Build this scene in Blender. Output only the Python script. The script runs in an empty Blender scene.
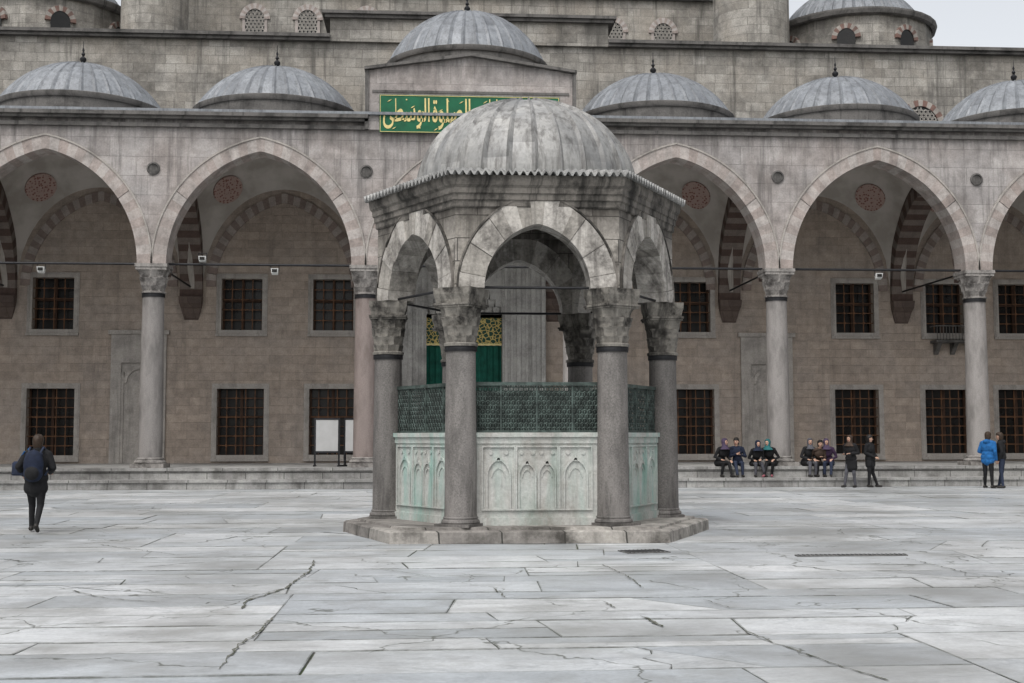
import bpy, bmesh, math, random
import numpy as np
from mathutils import Vector, Matrix
random.seed(7)
R=math.radians
sc=bpy.context.scene
col=sc.collection
# ------------------------------------------------------------------ helpers
class MB:
    def __init__(s): s.v=[];s.f=[];s.m=[];s.t=[]
    def face(s,pts,m=0,t=0.5):
        b=len(s.v); s.v+= [tuple(p) for p in pts]; s.f.append(list(range(b,b+len(pts)))); s.m.append(m); s.t.append(t)
    def idx(s,vs,fs,m=0,t=0.5):
        b=len(s.v); s.v+=[tuple(p) for p in vs]
        for f in fs: s.f.append([b+i for i in f]); s.m.append(m); s.t.append(t)
    def box(s,x0,x1,y0,y1,z0,z1,m=0,t=0.5):
        v=[(x0,y0,z0),(x1,y0,z0),(x1,y1,z0),(x0,y1,z0),(x0,y0,z1),(x1,y0,z1),(x1,y1,z1),(x0,y1,z1)]
        s.idx(v,[(0,3,2,1),(4,5,6,7),(0,1,5,4),(1,2,6,5),(2,3,7,6),(3,0,4,7)],m,t)
    def loft(s,rings,m=0,t=0.5,cap=True,closed=True):
        n=len(rings[0]); vs=[p for r in rings for p in r]; fs=[]
        for i in range(len(rings)-1):
            for j in range(n if closed else n-1):
                a=i*n+j; b=i*n+(j+1)%n
                fs.append((a,b,b+n,a+n))
        if cap:
            fs.append(tuple(reversed(range(n)))); k=(len(rings)-1)*n; fs.append(tuple(range(k,k+n)))
        s.idx(vs,fs,m,t)
    def bar(s,p,q,r,m=0,n=8,t=0.5):
        p=Vector(p);q=Vector(q);d=(q-p).normalized(); a=d.orthogonal().normalized(); b=d.cross(a)
        s.loft([[c+r*(math.cos(2*math.pi*i/n)*a+math.sin(2*math.pi*i/n)*b) for i in range(n)] for c in (p,q)],m,t)
    def build(s,name,mats,parent=None,loc=(0,0,0),rz=0,smooth=False,recalc=True,sharp=35):
        me=bpy.data.meshes.new(name); me.from_pydata(s.v,[],s.f)
        for m in mats: me.materials.append(m)
        me.polygons.foreach_set('material_index',s.m)
        at=me.attributes.new('tone','FLOAT','FACE'); at.data.foreach_set('value',s.t)
        if recalc:
            bm=bmesh.new(); bm.from_mesh(me); 
            if smooth: bmesh.ops.remove_doubles(bm,verts=bm.verts,dist=1e-5)
            bmesh.ops.recalc_face_normals(bm,faces=bm.faces); bm.to_mesh(me); bm.free()
        if smooth:
            me.polygons.foreach_set('use_smooth',[True]*len(me.polygons))
            try: me.set_sharp_from_angle(angle=R(sharp))
            except Exception: pass
        o=bpy.data.objects.new(name,me); col.objects.link(o); o.location=loc; o.rotation_euler[2]=rz
        if parent: o.parent=parent
        return o
def empty(name,loc=(0,0,0),rz=0,parent=None,**kw):
    o=bpy.data.objects.new(name,None); col.objects.link(o); o.location=loc; o.rotation_euler[2]=rz; o.empty_display_size=.2
    if parent: o.parent=parent
    for k,v in kw.items(): o[k]=v
    return o
def tag(o,**kw):
    for k,v in kw.items(): o[k]=v
    return o
def dup(o,loc,rz=None,parent=None):
    def rec(src,par):
        c=src.copy(); col.objects.link(c); c.parent=par
        for ch in src.children: rec(ch,c)
        return c
    c=rec(o,parent); c.location=loc
    if rz is not None: c.rotation_euler[2]=rz
    return c
def circ(r,z,n,cx=0,cy=0,ph=0): return [(cx+r*math.cos(ph+2*math.pi*i/n),cy+r*math.sin(ph+2*math.pi*i/n),z) for i in range(n)]
def lathe(mb,prof,n,m=0,cx=0,cy=0,cap=True,ph=0): mb.loft([circ(max(r,1e-3),z,n,cx,cy,ph) for r,z in prof],m,cap=cap)
# ------------------------------------------------------------------ materials
class NT:
    def __init__(s,name,rough=.8,metal=0,spec=.3):
        s.mat=bpy.data.materials.new(name); s.mat.use_nodes=True; s.t=s.mat.node_tree; s.b=s.t.nodes['Principled BSDF']
        s.b.inputs['Roughness'].default_value=rough; s.b.inputs['Metallic'].default_value=metal
        s.b.inputs['Specular IOR Level'].default_value=spec
        s.tc=s.n('ShaderNodeTexCoord').outputs['Object']
    def n(s,ty,**kw):
        nd=s.t.nodes.new(ty)
        for k,v in kw.items():
            if hasattr(nd,k) and not k[0].isupper(): setattr(nd,k,v)
            else:
                s.set(nd.inputs[k.replace('_',' ')],v)
        return nd
    def set(s,inp,v):
        if isinstance(v,bpy.types.NodeSocket): s.t.links.new(v,inp)
        else:
            if isinstance(v,(tuple,list)) and len(v)==3 and inp.type=='RGBA': v=(*v,1)
            inp.default_value=v
    def noise(s,vec,scale,detail=4,rough=.55,dist=0): return s.n('ShaderNodeTexNoise',Vector=vec,Scale=scale,Detail=detail,Roughness=rough,Distortion=dist).outputs['Fac']
    def map(s,vec,sc=(1,1,1),loc=(0,0,0),rot=(0,0,0)): return s.n('ShaderNodeMapping',Vector=vec,Scale=sc,Location=loc,Rotation=rot).outputs[0]
    def rng(s,val,a,b,c=0,d=1):
        nd=s.n('ShaderNodeMapRange',Value=val); nd.inputs[1].default_value=a;nd.inputs[2].default_value=b;nd.inputs[3].default_value=c;nd.inputs[4].default_value=d; return nd.outputs[0]
    def mix(s,f,a,b,mode='MIX'):
        nd=s.n('ShaderNodeMixRGB',blend_type=mode); s.set(nd.inputs[0],f); s.set(nd.inputs[1],a); s.set(nd.inputs[2],b); return nd.outputs[0]
    def math(s,op,a,b=0):
        nd=s.n('ShaderNodeMath',operation=op); s.set(nd.inputs[0],a); s.set(nd.inputs[1],b); return nd.outputs[0]
    def uz(s):
        sp=s.n('ShaderNodeSeparateXYZ'); s.set(sp.inputs[0],s.tc)
        u=s.math('ADD',sp.outputs[0],sp.outputs[1]); c=s.n('ShaderNodeCombineXYZ'); s.set(c.inputs[0],u); s.set(c.inputs[1],sp.outputs[2]); s.z=sp.outputs[2]; return c.outputs[0]
    def tone(s): return s.n('ShaderNodeAttribute',attribute_name='tone').outputs['Fac']
    def grey(s,f): 
        c=s.n('ShaderNodeCombineColor'); [s.set(c.inputs[i],f) for i in range(3)]; return c.outputs[0]
    def out(s,colr,bump=None,bs=.3,bd=.02,rough=None):
        s.set(s.b.inputs['Base Color'],colr)
        if bump is not None:
            nd=s.n('ShaderNodeBump',Strength=bs,Distance=bd,Height=bump); s.t.links.new(nd.outputs[0],s.b.inputs['Normal'])
        if rough is not None: s.set(s.b.inputs['Roughness'],rough)
        return s.mat
def stone(name,c1,c2,bw,bh,mort=(.12,.11,.10),msz=.01,stain=(.07,.065,.06),sa=.6,st=.5,rough=.85,tone=False,warm=None,green=None,bands=None,brick=True,wob=0.0,fineamp=.2,sscale=.9,lo=0.0):
    s=NT(name,rough); uz=s.uz()
    fine=s.noise(s.tc,20,4,.65); mid=s.noise(s.tc,3.2,5,.62); big=s.noise(s.tc,.45,4,.6)
    if tone: c=s.mix(s.tone(),c1,c2); h=mid
    elif brick:
        vec=uz
        if wob:
            a=s.n('ShaderNodeVectorMath',operation='SCALE'); s.set(a.inputs[0],s.n('ShaderNodeTexNoise',Vector=s.tc,Scale=.7,Detail=3.0).outputs['Color']); a.inputs['Scale'].default_value=wob
            ad=s.n('ShaderNodeVectorMath',operation='ADD'); s.set(ad.inputs[0],uz); s.set(ad.inputs[1],a.outputs[0]); vec=ad.outputs[0]
        b=s.n('ShaderNodeTexBrick',Vector=vec,Color1=c1,Color2=c2,Mortar=mort,Scale=1.0); b.inputs['Mortar Size'].default_value=msz; b.inputs['Mortar Smooth'].default_value=.5
        b.squash=.7; b.squash_frequency=3; b.offset_frequency=2
        b.inputs['Brick Width'].default_value=bw; b.inputs['Row Height'].default_value=bh; c=b.outputs[0]
        h=s.math('SUBTRACT',mid,b.outputs['Fac'])
    else: c=s.mix(mid,c1,c2); h=mid
    if warm: c=s.mix(s.rng(big,.42,.65,0,.7),c,warm)
    c=s.mix(1,c,s.grey(s.rng(fine,.25,.75,1-fineamp,1+fineamp)),'MULTIPLY')
    c=s.mix(1,c,s.grey(s.rng(mid,.3,.7,.76,1.14)),'MULTIPLY')
    sn=s.noise(s.map(s.tc,(1,1,1)),sscale,7,.7)
    c=s.mix(s.math('MULTIPLY',s.rng(sn,.49-lo,.68-lo*1.3,0,1),sa),c,stain)
    stn=s.noise(s.map(uz,(2.6,.16,1)),1,5,.72)
    c=s.mix(s.math('MULTIPLY',s.rng(stn,.53-lo,.68-lo*1.3,0,1),st),c,stain)
    if green:
        gn=s.noise(s.map(uz,(3.5,.5,1)),1,5,.6); c=s.mix(s.math('MULTIPLY',s.rng(gn,.47,.68),green[3]),c,green[:3])
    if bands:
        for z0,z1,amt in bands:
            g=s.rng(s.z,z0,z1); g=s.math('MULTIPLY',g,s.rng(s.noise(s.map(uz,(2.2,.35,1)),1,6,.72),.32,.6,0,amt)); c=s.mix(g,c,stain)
    hh=s.math('ADD',h,s.math('MULTIPLY',fine,.35))
    return s.out(c,hh,.6,.025)
def plain(name,c,rough=.7,metal=0,var=.25,scale=8,spec=.3,c2=None):
    s=NT(name,rough,metal,spec); n=s.noise(s.tc,scale,4)
    if c2: cc=s.mix(s.rng(n,.4,.62),c,c2)
    else: cc=s.mix(1,c,s.grey(s.rng(n,.3,.7,1-var,1+var)),'MULTIPLY')
    return s.out(cc,n,.15,.01)
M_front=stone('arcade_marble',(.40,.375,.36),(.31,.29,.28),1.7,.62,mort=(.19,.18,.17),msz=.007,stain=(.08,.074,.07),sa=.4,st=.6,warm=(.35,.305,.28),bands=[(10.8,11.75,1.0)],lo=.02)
M_vous=stone('voussoir_stone',(.325,.275,.25),(.42,.385,.36),1,1,tone=True,sa=.45,st=.25)
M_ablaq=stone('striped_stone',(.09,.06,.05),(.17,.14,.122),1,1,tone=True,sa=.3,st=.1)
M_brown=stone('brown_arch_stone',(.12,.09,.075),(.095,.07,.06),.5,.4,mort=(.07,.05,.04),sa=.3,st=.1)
M_ablaq2=stone('pale_striped_stone',(.23,.18,.158),(.34,.30,.27),1,1,tone=True,sa=.2,st=.1)
M_back=stone('portico_wall_stone',(.40,.33,.272),(.315,.262,.218),.85,.31,mort=(.26,.215,.185),msz=.005,sa=.25,st=.25,warm=(.37,.32,.28),wob=.03)
M_upper=stone('upper_wall_stone',(.39,.37,.335),(.25,.235,.21),.8,.36,mort=(.19,.18,.16),msz=.010,stain=(.08,.075,.068),sa=.8,st=.75,warm=(.29,.26,.22),wob=.12,fineamp=.3,sscale=.5,lo=.01)
M_cornice=stone('cornice_stone',(.18,.17,.16),(.10,.095,.09),1.2,.5,stain=(.025,.024,.023),sa=.85,st=.9,brick=False)
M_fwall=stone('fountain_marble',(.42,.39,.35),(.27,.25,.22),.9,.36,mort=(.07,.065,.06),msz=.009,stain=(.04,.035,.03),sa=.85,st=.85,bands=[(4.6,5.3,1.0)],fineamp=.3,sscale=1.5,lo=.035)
M_fcorn=stone('fountain_cornice_stone',(.24,.22,.195),(.12,.11,.098),1,1,stain=(.018,.017,.015),sa=.9,st=.95,brick=False,sscale=1.8,lo=.04)
M_fvous=stone('fountain_voussoir',(.30,.28,.25),(.56,.53,.49),1,1,tone=True,stain=(.05,.045,.04),sa=.85,st=.6,fineamp=.3,sscale=2.0,lo=.025)
M_fcap=stone('capital_marble',(.32,.30,.265),(.13,.12,.105),1,1,brick=False,stain=(.022,.02,.018),sa=.95,st=.85,sscale=3.2,lo=.04)
M_cap=stone('arcade_capital_marble',(.35,.33,.31),(.21,.195,.18),1,1,brick=False,stain=(.045,.04,.037),sa=.9,st=.5,sscale=2.4,lo=.02)
M_basin=stone('basin_marble',(.54,.54,.51),(.40,.395,.37),1,1,brick=False,stain=(.17,.155,.13),sa=.75,st=.6,green=(.27,.42,.37,.35),rough=.6,sscale=1.6,lo=.01)
M_basinG=stone('patinated_basin_marble',(.52,.53,.50),(.39,.40,.375),1,1,brick=False,stain=(.18,.17,.145),sa=.65,st=.5,green=(.21,.40,.35,.75),rough=.6,sscale=1.6)
M_step=stone('step_stone',(.36,.355,.34),(.25,.245,.235),1.7,.5,mort=(.06,.06,.055),msz=.012,sa=.7,st=.5,lo=.01)
M_plat=stone('platform_marble',(.36,.34,.31),(.21,.195,.18),1.3,.9,mort=(.05,.05,.045),msz=.014,stain=(.05,.046,.04),sa=.9,st=.5,sscale=1.4,lo=.02)
M_portal=stone('portal_marble',(.44,.43,.41),(.33,.32,.30),1,1,brick=False,sa=.5,st=.4)
def granite(name,c1,c2,c3,sc=30):
    s=NT(name,.6,0,.35); a=s.noise(s.tc,sc,5,.75); b=s.noise(s.map(s.tc,(1.5,1.5,.5)),1.6,6,.65); d=s.noise(s.map(s.tc,(6,6,.7)),1,5,.7)
    c=s.mix(s.rng(a,.35,.65),c1,c2); c=s.mix(s.rng(b,.45,.65,0,.85),c,c3); c=s.mix(s.rng(d,.52,.66,0,.5),c,c2); rnd=s.n('ShaderNodeObjectInfo').outputs['Random']
    c=s.mix(1,c,s.grey(s.rng(rnd,0,1,.82,1.18)),'MULTIPLY')
    return s.out(c,a,.2,.01)
M_gran=granite('grey_granite',(.10,.093,.087),(.215,.20,.188),(.058,.054,.05),38)
M_granA=granite('arcade_granite',(.22,.205,.195),(.29,.27,.255),(.14,.13,.122))
M_granP=granite('pink_granite',(.23,.185,.168),(.30,.25,.23),(.16,.127,.113))
def lead(name,c1,c2,streak,sk=.9):
    s=NT(name,.5,.15,.4); uz=s.noise(s.tc,1.6,5,.6,.5); z=s.noise(s.map(s.tc,(4.5,4.5,.4)),1.5,6,.72); f=s.noise(s.tc,18,4)
    c=s.mix(s.rng(uz,.35,.65),c1,c2); c=s.mix(s.rng(z,.47,.64,0,sk),c,streak); c=s.mix(1,c,s.grey(s.rng(f,.3,.7,.88,1.12)),'MULTIPLY')
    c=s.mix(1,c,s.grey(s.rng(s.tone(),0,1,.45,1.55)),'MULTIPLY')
    return s.out(c,uz,.3,.03,s.rng(uz,.3,.7,.42,.6))
M_lead=lead('lead_sheet',(.18,.19,.205),(.24,.253,.268),(.11,.117,.125),.75)
M_leadF=lead('weathered_lead',(.24,.24,.235),(.34,.335,.32),(.085,.08,.075),.75)
M_iron=plain('black_iron',(.025,.025,.027),.55,.5)
M_drain=plain('worn_iron',(.13,.13,.125),.7,.2)
M_bronze=plain('green_bronze',(.04,.052,.047),.55,.3,c2=(.09,.12,.108),scale=6)
M_dark=plain('dark_core',(.02,.024,.022),.6)
M_glass=plain('dark_pane',(.010,.009,.008),.25,0,.5,1.5)
M_grille=plain('rusty_grille',(.15,.072,.035),.7,0,c2=(.055,.03,.018),scale=2)
M_gframe=plain('wood_frame',(.05,.025,.014),.7)
M_frame=stone('window_frame_marble',(.42,.39,.36),(.32,.295,.265),1,1,brick=False,sa=.4,st=.4)
M_plaster=plain('vault_plaster',(.48,.445,.41),.9,0,c2=(.36,.33,.295),scale=1.2)
M_green=plain('green_panel',(.006,.10,.045),.5,0,.2,3)
M_curtain=plain('green_curtain',(.008,.085,.06),.8,0,.3,4)
M_gold=plain('gold_leaf',(.64,.53,.23),.45,.2,.15,10)
M_water=plain('dark_water',(.02,.03,.028),.15)
M_lattice=plain('window_lattice',(.33,.31,.28),.8)
M_white=plain('board_panel',(.42,.42,.415),.5,0,.08,3)
M_lampw=plain('lamp_housing_white',(.6,.6,.58),.5,0,.05,3)
def roundel():
    s=NT('red_roundel',.9); v=s.n('ShaderNodeTexVoronoi',Vector=s.tc,Scale=10.0).outputs['Distance']
    return s.out(s.mix(s.rng(v,.25,.45),(.20,.085,.07),(.38,.28,.245)))
M_round=roundel()
def goldpat():
    s=NT('gold_arabesque',.5); v=s.n('ShaderNodeTexVoronoi',Vector=s.tc,Scale=7.0,feature='DISTANCE_TO_EDGE').outputs['Distance']
    return s.out(s.mix(s.rng(v,.07,.10),(.5,.38,.12),(.01,.05,.028)))
M_goldp=goldpat()
# ------------------------------------------------------------------ arch helpers
def arc(hs,e,zs,n):
    Rr=hs+e; th=math.acos(e/Rr) if e>0 else math.pi/2
    right=[(-e+Rr*math.cos(th*i/n),zs+Rr*math.sin(th*i/n)) for i in range(n+1)]
    left=[(-x,z) for x,z in right]
    return left+right[-2::-1]
def arch_wall(mb,cx,hs,e,zs,x0,x1,zt,y0,y1,n=14,mitre=0,m=0):
    pts=[(x+cx,z) for x,z in arc(hs,e,zs,n)]
    pts=[(x0,zs)]+pts+[(x1,zs)]
    for i in range(len(pts)-1):
        (xa,za),(xb,zb)=pts[i],pts[i+1]
        ma=mitre if i==0 else 0; mb_=mitre if i==len(pts)-2 else 0
        A=(xa,y0,za);B=(xb,y0,zb);C=(xb,y0,zt);D=(xa,y0,zt)
        A2=(xa+ma,y1,za);B2=(xb-mb_,y1,zb);C2=(xb-mb_,y1,zt);D2=(xa+ma,y1,zt)
        mb.face([A,B,C,D],m); mb.face([B2,A2,D2,C2],m); mb.face([A2,B2,B,A],m); mb.face([D,C,C2,D2],m)
def arch_ring(mb,cx,hi,ei,ho,eo,zs,y0,y1,nv,mode='alt',m=0,gap=.012,sub=3,jit=0):
    I=arc(hi,ei,zs,200); O=arc(ho,eo,zs,200); N=400
    for k in range(nv):
        a=(k+gap*nv/10)/nv; b=(k+1-gap*nv/10)/nv
        ii=[int(round((a+(b-a)*j/sub)*N)) for j in range(sub+1)]
        t=(k%2)*1.0 if mode=='alt' else random.random()
        if mode=='soft': t=min(1,max(0,(k%2)*.55+random.random()*.45))
        ri=[I[i] for i in ii]; ro=[O[i] for i in ii]
        f=random.uniform(-jit,jit); ya=y0+f
        if jit:
            g=1+random.uniform(-1,1)*jit*2; ro=[(p[0]+(q[0]-p[0])*g,p[1]+(q[1]-p[1])*g) for p,q in zip(ri,ro)]
        vs=[]
        for (x,z) in ri: vs.append((cx+x,ya,z))
        for (x,z) in ro: vs.append((cx+x,ya,z))
        for (x,z) in ri: vs.append((cx+x,y1,z))
        for (x,z) in ro: vs.append((cx+x,y1,z))
        q=sub+1; fs=[]
        for j in range(sub):
            fs.append((j,j+1,q+j+1,q+j)); fs.append((2*q+j+1,2*q+j,3*q+j,3*q+j+1))
            fs.append((j+1,j,2*q+j,2*q+j+1)); fs.append((q+j,q+j+1,3*q+j+1,3*q+j))
        fs.append((0,q,3*q,2*q)); fs.append((sub,2*q+sub,3*q+sub,q+sub))
        mb.idx(vs,fs,m,t)
def capital(mb,r0,r1,z0,z1,tiers=3,n=48,sqa=.9,abf=.22):
    H=(z1-z0); ab=H*abf; zt=z1-ab; th=(zt-z0)/tiers
    lathe(mb,[(r0*1.0,z0-.02),(r0*1.10,z0-.02),(r0*1.12,z0+.02),(r0*1.04,z0+.035)],n)
    for k in range(tiers):
        ra=r0+(r1-r0)*(k/tiers); rb=r0+(r1-r0)*((k+1)/tiers); rings=[]
        for j,(fz,fr) in enumerate([(0,0),(.35,.15),(.7,.6),(.92,1),(1,1)]):
            amp=.17*(1-fr*.5)
            ring=[]
            for i in range(n):
                a=2*math.pi*i/n; w=abs(math.sin(4*a+(k%2)*math.pi/2)); 
                sq=1/max(abs(math.cos(a)),abs(math.sin(a)))
                sqf=1+(min(sq,1.25)-1)*(k+fr)/tiers*sqa
                rr=(ra+(rb-ra)*fr)*(1-amp*w)*sqf
                ring.append((rr*math.cos(a),rr*math.sin(a),z0+k*th+fz*th))
            rings.append(ring)
        mb.loft(rings)
    w=r1*1.0; mb.box(-w,w,-w,w,zt,zt+ab*.45); w*=1.05; mb.box(-w,w,-w,w,zt+ab*.45+.002,z1)
def dome(mb,r,h,z0,ribs,rb,rings=16,spherical=True,m=0,per=4,pw=.92):
    n=ribs*per; rr=[]
    Rs=(r*r+h*h)/(2*h); a0=math.asin(min(1,r/Rs)); rd=random.Random(int(r*1000))
    for i in range(rings+1):
        f=i/rings
        if spherical: a=a0*(1-f); rad=Rs*math.sin(a); z=z0+Rs*math.cos(a)-(Rs-h)
        else: rad=r*math.cos(f*math.pi/2)**pw; z=z0+h*math.sin(f*math.pi/2)
        rad=max(rad,.02); ring=[]
        for k in range(n):
            bmp=rb if k%per==0 else 0
            bmp*=min(1,rad/(r*.25))
            q=rad+bmp*(rad/r); a=2*math.pi*k/n; ring.append((q*math.cos(a),q*math.sin(a),z+bmp*(1-rad/r)))
        rr.append(ring)
    vs=[p for q in rr for p in q]; b=len(mb.v); mb.v+=vs
    tones={}
    for i in range(rings):
        for k in range(n):
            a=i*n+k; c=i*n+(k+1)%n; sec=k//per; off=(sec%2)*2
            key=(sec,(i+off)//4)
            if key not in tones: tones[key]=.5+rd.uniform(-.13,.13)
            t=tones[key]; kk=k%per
            if kk==per-1: t-=.20  # rib flanks darkened: shade painted in so ribs show under soft light
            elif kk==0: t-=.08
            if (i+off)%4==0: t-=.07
            mb.f.append([b+a,b+c,b+c+n,b+a+n]); mb.m.append(m); mb.t.append(t)
    mb.f.append([b+rings*n+k for k in range(n)]); mb.m.append(m); mb.t.append(.5)
def finial(mb,z,s=1,m=0):
    lathe(mb,[(.10*s,z-.1),(.12*s,z+.05*s),(.05*s,z+.12*s),(.13*s,z+.25*s),(.13*s,z+.32*s),(.04*s,z+.42*s),(.08*s,z+.5*s),(.03*s,z+.6*s),(.05*s,z+.68*s),(.015*s,z+.78*s),(.01,z+1.05*s)],12,m)
# ------------------------------------------------------------------ GROUND
mo=NT('joint_earth',.95); nz=mo.noise(mo.tc,1.3,6,.7); nf=mo.noise(mo.tc,14,4)
cc=mo.mix(mo.rng(nz,.46,.58),(.075,.072,.065),(.05,.068,.03)); cc=mo.mix(1,cc,mo.grey(mo.rng(nf,.3,.7,.6,1.3)),'MULTIPLY')
M_earth=mo.out(cc,nf,.5,.03)
g=MB(); g.face([(-300,-200,0),(300,-200,0),(300,400,0),(-300,400,0)]); tag(g.build('ground',[M_earth],recalc=False),kind='structure')
def slabmat(name,edge):
    sl=NT(name,.5,0,.4); tn=sl.tone()
    off=sl.n('ShaderNodeCombineXYZ'); sl.set(off.inputs[0],sl.math('MULTIPLY',tn,37.)); sl.set(off.inputs[1],sl.math('MULTIPLY',tn,91.))
    va=sl.n('ShaderNodeVectorMath',operation='ADD'); sl.set(va.inputs[0],sl.tc); sl.set(va.inputs[1],off.outputs[0]); pv=va.outputs[0]
    c=sl.mix(sl.math('FRACT',sl.math('MULTIPLY',tn,7.3)),(.38,.405,.425),(.60,.612,.615))
    vein=sl.noise(sl.map(pv,(.8,1.8,1),rot=(0,0,.35)),1.2,7,.68,1.0); c=sl.mix(1,c,sl.grey(sl.rng(vein,.35,.65,.82,1.10)),'MULTIPLY')
    v2=sl.noise(sl.map(pv,(.35,1.1,1),rot=(0,0,-.45)),1.1,5,.6,2.2); c=sl.mix(sl.rng(sl.math('ABSOLUTE',sl.math('SUBTRACT',v2,.5)),0,.018,.4,0),c,(.21,.23,.25))
    sp=sl.noise(sl.tc,26,5,.75); c=sl.mix(1,c,sl.grey(sl.rng(sp,.3,.7,.85,1.12)),'MULTIPLY')
    dirt=sl.noise(sl.tc,.30,7,.68); c=sl.mix(sl.rng(dirt,.45,.64,0,.6),c,(.20,.20,.19))
    d2=sl.noise(sl.tc,1.5,6,.7); c=sl.mix(sl.rng(d2,.50,.68,0,.45),c,(.235,.235,.22))
    if edge:
        en=sl.noise(sl.tc,2.2,5,.7); c=sl.mix(sl.rng(en,.36,.60,.05,.85),c,(.10,.105,.09))
    vec=sl.n('ShaderNodeVectorMath',operation='ADD'); wob=sl.n('ShaderNodeTexNoise',Vector=sl.tc,Scale=1.7,Detail=4.0).outputs['Color']; sc_=sl.n('ShaderNodeVectorMath',operation='SCALE'); sl.set(sc_.inputs[0],wob); sc_.inputs['Scale'].default_value=.9
    sl.set(vec.inputs[0],sl.tc); sl.set(vec.inputs[1],sc_.outputs[0])
    vo=sl.n('ShaderNodeTexVoronoi',Vector=vec.outputs[0],Scale=.42,feature='DISTANCE_TO_EDGE').outputs['Distance']
    ck=sl.rng(vo,.002,.007,1,0); ck=sl.math('MULTIPLY',ck,sl.rng(sl.noise(sl.tc,.5,3),.46,.52,0,.8)); c=sl.mix(ck,c,(.09,.095,.08))
    return sl.out(c,sl.math('SUBTRACT',sl.math('ADD',vein,sl.math('MULTIPLY',sp,.4)),ck),.28,.013,sl.rng(dirt,.3,.7,.45,.30))
M_slab=slabmat('pavement_marble',False); M_slabE=slabmat('stained_pavement_edge',True)
rs=random.Random(34); s=MB(); Y0=-27.0
def slab(pts,t):
    z=.006+rs.random()*.008; n=len(pts); cx=sum(p[0] for p in pts)/n; cy=sum(p[1] for p in pts)/n
    tx=rs.uniform(-.0015,.0015); ty=rs.uniform(-.003,.003)
    zf=lambda x,y_: max(.004,z+(x-cx)*tx+(y_-cy)*ty)
    ix=rs.uniform(.005,.018); iy=rs.uniform(.010,.034)
    inn=[(p[0]+(ix if p[0]<cx else -ix),p[1]+(iy if p[1]<cy else -iy)) for p in pts]
    b=len(s.v); s.v+=[(p[0],p[1],zf(*p)) for p in inn]+[(p[0],p[1],zf(*p)-.002) for p in pts]+[(p[0],p[1],-.01) for p in pts]
    s.f.append([b+i for i in range(n)]); s.m.append(0); s.t.append(t)
    for i in range(n):
        j=(i+1)%n
        s.f.append([b+i,b+n+i,b+n+j,b+j]); s.m.append(1); s.t.append(t)
        s.f.append([b+n+i,b+2*n+i,b+2*n+j,b+n+j]); s.m.append(1); s.t.append(t)
def put(P,t):
    """one paving slab, sometimes broken by a jagged crack or split in two"""
    L=P[1][0]-P[0][0]; r=rs.random()
    if r<.24 and L>1.8:
        fa=rs.uniform(.2,.8); fb=min(.92,max(.08,fa+rs.uniform(-.5,.5))); K=6; cr=[]
        for i in range(K+1):
            f=i/K; xl=P[0][0]*(1-f)+P[3][0]*f; yl=P[0][1]*(1-f)+P[3][1]*f
            cr.append((xl+L*(fa+(fb-fa)*f)+(rs.uniform(-.08,.08) if 0<i<K else 0),yl))
        w=rs.uniform(.002,.007)
        slab([P[0]]+[(a-w*rs.uniform(.3,1.4),b) for a,b in cr]+[P[3]],t)
        slab([(cr[0][0]+w,cr[0][1]),P[1],P[2]]+[(a+w*.6,b) for a,b in cr[::-1]][:-1],t+.0005)
    elif r<.38:
        f=rs.uniform(.35,.65); xl=P[0][0]*(1-f)+P[3][0]*f; xr=P[1][0]*(1-f)+P[2][0]*f; yl=P[0][1]*(1-f)+P[3][1]*f; yr=P[1][1]*(1-f)+P[2][1]*f; d=rs.uniform(-.08,.08)
        slab([P[0],P[1],(xr,yr-.003+d),(xl,yl-.003)],t); slab([(xl,yl+.003),(xr,yr+.003+d),P[2],P[3]],rs.random())
    else: slab(P,t)
while Y0<17.6:
    H=rs.uniform(2.2,3.6); Y1=min(Y0+H,17.6); 
    if 17.6-Y1<.6: Y1=17.6
    xb=-44-rs.random()*3
    while xb<42:
        xe=xb+rs.uniform(5,10); nr=max(1,int(round((Y1-Y0)/rs.choice([.75,.95,1.2,1.5])))); cuts=[Y0+(Y1-Y0)*(i/nr) for i in range(nr+1)]
        for i in range(1,nr): cuts[i]+=rs.uniform(-.18,.18)
        sk=rs.uniform(-.05,.05)
        for i in range(nr):
            ya,yb=cuts[i]+(.004 if i else .006),cuts[i+1]-.003; x=xb; g0=.004; s0=0
            while x<xe-.01:
                L=rs.uniform(1.4,4.2)
                if x+L>xe-1.1: L=xe-x
                last=abs(x+L-xe)<.01; s1=0 if last else (rs.uniform(-.06,.06) if rs.random()<.7 else rs.uniform(-.6,.6)); 
                g1=rs.choice([.002,.003,.004,.008])
                if not last: s1=max(-.45*L,min(.45*L,s1))
                put([(x+g0-s0,ya),(x+L-g1-s1,ya),(x+L-g1+s1,yb),(x+g0+s0,yb)],rs.random())
                x+=L; g0=g1; s0=s1
        xb=xe
    Y0=Y1
tag(s.build('pavement',[M_slab,M_slabE],recalc=False),kind='structure')
M_moss=plain('joint_grass',(.06,.065,.045),.95,0,c2=(.17,.17,.15),scale=7)
def camgr(px,py):
    v=1.6/-math.tan(math.atan((341.5-py)/1250)+R(4.37)); u=(px-512)/1250*v
    return (-1.72+u*math.cos(R(4))+v*math.sin(R(4)),-21.43-u*math.sin(R(4))+v*math.cos(R(4)))
ms=MB()
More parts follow.
